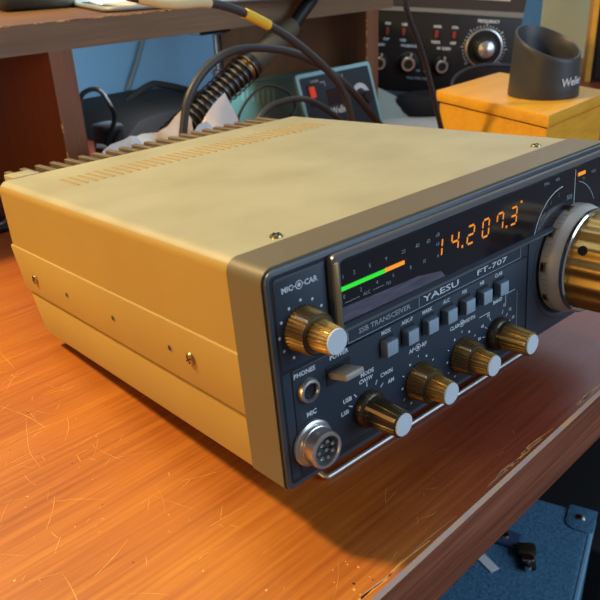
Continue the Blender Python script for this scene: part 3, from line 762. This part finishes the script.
for k in range(13):
    a = radians(-90+180*k/12); M = T3((45.4, 0, 68)) @ Matrix.Rotation(a, 4, 'Y'); mb.box(-.3, .3, -2.4, -2, 13.5, 16, INK2, M=M)
fp = mb.build('face_panel', rx)
for x in (11.7, 35.1, 82.2, 107.1):
    mb = MB(); mb.box(x-2.3, x+2.3, -5, -1.8, 104.5, 114, RED2, .8, 1); mb.build('toggle_switch', rx)
A = OUT(152, 94.5, -2)
mb = MB(); mb.lathe([(26.5, 0), (26.5, 1.4), (25, 2.2), (24.4, 2.2)], SILVER, A, 56, caps=False); mb.lathe([(24.4, 1.8), (22, 1.6), (17, 1.6)], DARK, A, 56, caps=False)
mb.lathe([(18, 1), (17.5, 9), (15, 16), (12, 18)], DARK, A, 48); mb.lathe([(12, 17.6), (9.5, 19.5), (0, 21)], SILVER, A, 40, caps=False)
mb.build('frequency_knob', rx)
for nm, x, z, r in (('passband_knob', 45.4, 67.4, 10), ('volume_knob', 93.9, 66.9, 9), ('gain_knob', 4, 66, 9)):
    A = OUT(x, z, -2)
    mb = MB(); mb.lathe([(r*1.5, 0), (r*1.5, 3), (r*1.25, 5), (r*1.05, 13)], DARK, A, 40, flute=16, fdepth=.05)
    mb.lathe([(r*1.0, 13), (r*.9, 14.2), (r*.68, 14.2), (r*.64, 12.8)], SILVER, A, 40, caps=False); mb.lathe([(r*.66, 12.9), (0, 12.9)], DARK, A, 30, caps=False)
    mb.box(-.9, .9, -15, -3, r*.95, r*1.5, CREAM, .2, 1, M=T3((x, 0, z)) @ Matrix.Rotation(.25, 4, 'Y'))
    mb.build(nm, rx)
for (x, y) in ((5, 20), (185, 20), (5, 150), (185, 150)):
    wz = (RM @ Vector((x, y, 26))).z
    mb = MB(); mb.lathe([(8, -2), (7, wz)], BLACKR, T3((x, y, 26)) @ RM.to_3x3().inverted().to_4x4() @ Matrix.Rotation(pi, 4, 'X'), 20); mb.build('foot', rx)
# black pouch in front of the receiver with a brown scrap showing
ph = empty('cable_pouch', (704, 446, 0), (0, 0, radians(-40)), 'low black rounded pouch between the white paper and the receiver', 'pouch')
mb = MB(); b = bmesh.new(); bmesh.ops.create_uvsphere(b, u_segments=32, v_segments=16, radius=1)
for v in b.verts:
    p = v.co; rr = math.hypot(p.x, p.y)
    z = max(p.z, -.55)*24+13.4
    if p.z > .3: z -= 16*max(0, 1-rr/.8)
    v.co = Vector((p.x*52, p.y*36, z))
mb.bm(b, NYLON); mb.build('body', ph)
for nm, pts in (('patch_cord', [(662, 366, 3), (672, 384, 30), (692, 398, 54), (740, 396, 63), (786, 374, 60), (800, 330, 46), (790, 300, 3)]),
                ('patch_cord', [(672, 348, 3), (680, 362, 26), (698, 374, 44), (722, 370, 50), (752, 350, 49), (772, 326, 45), (760, 296, 3)])):
    cable(nm, pts, 2.6, CABLEB, {(662, 366, 3): 'black patch cord arching higher, nearest the receiver front', (672, 348, 3): 'lowest black patch cord behind the back edge of the pine box'}[pts[0]])

# ================================================================== pine box and iron holder
PB = empty('wooden_box', (437, 130, 0), label='golden pine wooden box with an overhanging lid, behind the right end of the radio', cat='box')
q = [(0, 0), (132, 7), (182, 158), (50, 151)]
ins = [(3.2, 2.6), (128, 9), (177, 154), (52.5, 148)]
mb = MB(); mb.prism(ins, 0, 68, BOXW, plane='xy'); mb.build('body', PB)
mb = MB(); mb.prism(q, 69, 80, BOXW, plane='xy', bev=1.2); mb.prism(ins, 67.8, 69.2, GROOVE, plane='xy'); mb.build('lid', PB)
hd = empty('iron_holder', (520.5, 181, 80), label='charcoal plastic cup with a slanted open top standing on the pine box', cat='holder')
n = 72; vs = []; fs = []; rows = 10; m1 = HOLDER
def ztop(a): return 48.5+13*cos(a-radians(78))
def ring_(r_, f, dz=0):
    o_ = len(vs)
    for k in range(n):
        a = 2*pi*k/n; vs.append((r_*cos(a), r_*sin(a), ztop(a)*f+dz))
    return o_
prof_ = [(32.5, 0), (33, .03), (32.4, .25), (31.4, .6), (30.9, .9), (30.7, .97), (29.8, 1.0), (28.6, 1.0), (27.6, .96), (27, .8), (26, .3), (25, .12)]
for r_, f in prof_: ring_(r_, f)
for j in range(len(prof_)-1):
    for k in range(n): fs.append((j*n+k, j*n+(k+1) % n, (j+1)*n+(k+1) % n, (j+1)*n+k))
fs.append(tuple(range(n))[::-1]); fs.append(tuple((len(prof_)-1)*n+k for k in range(n)))
mb = MB(); mb.add(vs, fs, m1)
tv, tf = textmesh('Weller', 'CENTER', .02)
k_ = 7.2/.7
mb.add([(32.7*cos(radians(-100)+v[0]*k_*.92/32.7), 32.7*sin(radians(-100)+v[0]*k_*.92/32.7), (v[1]-.35)*k_+16+v[0]*k_*.05) for v in tv], tf, WHITE)
mb.build('cup', hd, 40)

# ================================================================== cabinet at the far right
cb = empty('speaker_cabinet', (1049.6, 383.5, 0), (0, 0, radians(-62.5)), 'black speaker cabinet with a golden wooden side edge at the far right', 'speaker')
mb = MB(); mb.box(0, 9, -1, 120, 0, 260, GOLDW, .8, 1); mb.build('side_board', cb)
mb = MB(); mb.box(9, 200, 2, 120, 0, 260, DARK, 1, 1); mb.build('enclosure', cb)
mb = MB(); mb.box(14, 195, -1.5, 2, 6, 254, NYLON, .8, 1); mb.build('grille', cb)

bd = empty('leaning_board', (1231, 548, 0), (0, 0, radians(-50)), 'pale sage green board standing upright between the receiver and the speaker cabinet', 'board')
mb = MB(); mb.box(-12, 150, 20, 28, 0, 400, mat('sage_panel', (.60, .68, .52), .7, noise=((.54, .62, .50), .8), scale=8), 1, 1); mb.build('panel', bd)
mb = MB(); mb.box(-5, 100, 28, 60, 0, 8, DARK, 1, 1); mb.build('foot', bd)

# ================================================================== things under the bench
cs = empty('equipment_case', (381, 15, -740), (0, 0, math.atan2(.3, .954)), 'blue textured equipment case standing on the floor under the bench front edge', 'case')
# local -x runs along the near right edge of its top, +y runs under the bench
mb = MB(); mb.box(-430, 0, 0, 260, 8, 490, TOLEX, 7, 4); mb.build('body', cs)
mb = MB()
# piping along the outer top edge and corner guard
mb.tube([(-420, 2.2, 487), (-8, 2.2, 487)], 3.0, TOLEXE, 10, 1); mb.build('edge_piping', cs)
mb = MB(); mb.prism(rrect(-30, .6, -.4, 24, (5, 4, 4, 10), 5), 488, 491.4, TOLEX, plane='xy', bev=.8); mb.box(-.5, 1.6, -.5, 22, 466, 491, TOLEX, .7, 1); cg = mb.build('corner_guard', cs)
mb = MB(); mb.lathe([(4.2, 491), (4.0, 492.6), (2, 494), (0, 494.3)], CHROME, T3((-14, 12, 0)), 20); mb.build('rivet', cg)
Rl = Matrix.Rotation(-math.atan2(.3, .954), 4, 'Z')
def L2(x, y): v = Rl @ Vector((x-381, y-15, 0)); return v.x, v.y
hx, hy = L2(297.4, 58.8); hx2, hy2 = L2(303, 46)
mb = MB(); mb.box(hx-9, hx+9, hy-13, hy+70, 489, 494, mat('navy_strap', (.03, .05, .10), .45), 2, 2); hs = mb.build('strap_handle', cs)
mb = MB(); mb.lathe([(4, 494), (3.6, 496), (0, 497)], CHROME, T3((hx, hy, 0)), 18); mb.build('rivet', hs)
mb = MB(); lx, ly = L2(290, 33)
M = T3((lx, ly, 490)) @ Matrix.Rotation(.35, 4, 'Z')
mb.box(-13, 13, -6, 6, 0, 5, DARK, 1.5, 2, M=M); mb.box(0, 12, -8, 8, 3, 8, KNOBD, 2, 2, M=M); mb.box(-8, 0, -5, 5, 3, 7, CHROME, 1.5, 2, M=M); mb.lathe([(3, 4), (3, 8), (0, 9)], CHROME, M @ T3((-12, 1, -2)), 16); mb.build('latch', cs)
tx, ty = L2(264, 54); 
mb = MB(); mb.box(-9, 9, -4.2, 4.2, 0, .8, WHITE)
o = mb.build('paper_tag', loc=(264, 54, -249.9)); o.rotation_euler = (0, 0, radians(72)); tag(o, 'small white paper tag lying on the blue case', 'tag')
eb = empty('amplifier', (560, 160, -740), (0, 0, .2), 'black amplifier cabinet in shadow beyond the blue case', 'amplifier')
mb = MB(); mb.box(-150, 220, -120, 160, 6, 400, DARK, 6, 3); mb.build('cabinet', eb)
mb = MB(); mb.box(-60, 60, -20, 20, 398, 404, GREYPL, 2, 2); mb.build('top_handle', eb)

# ================================================================== camera
cam = bpy.data.cameras.new('camera'); co = bpy.data.objects.new('camera', cam); COL.objects.link(co)
R = Matrix(((0.709127, 0.334271, -0.620808), (-0.703845, 0.283483, -0.651337), (-0.041735, 0.898833, 0.4363)))
co.matrix_world = Matrix.Translation(Vector((-144.2, -162.9, 214.1))*S) @ R.to_4x4()
cam.sensor_width = 36; cam.sensor_height = 36; cam.sensor_fit = 'HORIZONTAL'
cam.lens = 717.944/600*36
cam.clip_start = .01; cam.clip_end = 20
cam.dof.use_dof = True; cam.dof.focus_distance = .335; cam.dof.aperture_fstop = 26
bpy.context.scene.camera = co

# ================================================================== lights
def area(name, loc, target, size, power, color, spread=None):
    l = bpy.data.lights.new(name, 'AREA'); l.size = size; l.energy = power; l.color = color
    if spread: l.spread = spread
    o = bpy.data.objects.new(name, l); COL.objects.link(o)
    o.location = Vector(loc)*S
    o.rotation_euler = (Vector(target)-Vector(loc)).to_track_quat('-Z', 'Y').to_euler()
    return o
area('warm_lamp', (-330, 740, 880), (-20, 80, 30), .12, 19.0, (1., .70, .34))
area('warm_side_fill', (-900, 110, 230), (0, 120, 50), .3, 3.0, (1., .55, .12))  # added low fill, turns the radio's left side golden
area('window_light', (700, -1100, 520), (250, 150, 40), .9, 13.0, (.58, .77, 1.))
area('sheen_fill', (1500, 420, 760), (350, 0, 0), .8, 3.0, (.70, .80, 1.))  # added unseen light, gives the right of the bench a cool sheen
area('overhead_fill', (300, 500, 1500), (200, 300, 0), .9, 5.5, (.95, 1., .94))  # unseen overhead fill, split from the warm key for neutral tops
area('wall_fill', (330, 560, 138), (380, 860, 30), .12, .95, (.80, .92, 1.))  # added light tucked under the shelf, brightens the blue wall
w = bpy.data.worlds.new('room_ambient'); bpy.context.scene.world = w; w.use_nodes = True
w.node_tree.nodes['Background'].inputs['Color'].default_value = (.62, .66, .72, 1)
w.node_tree.nodes['Background'].inputs['Strength'].default_value = .22
sc = bpy.context.scene
sc.view_settings.view_transform = 'Standard'; sc.view_settings.look = 'None'; sc.view_settings.exposure = 0.; sc.view_settings.gamma = 1.
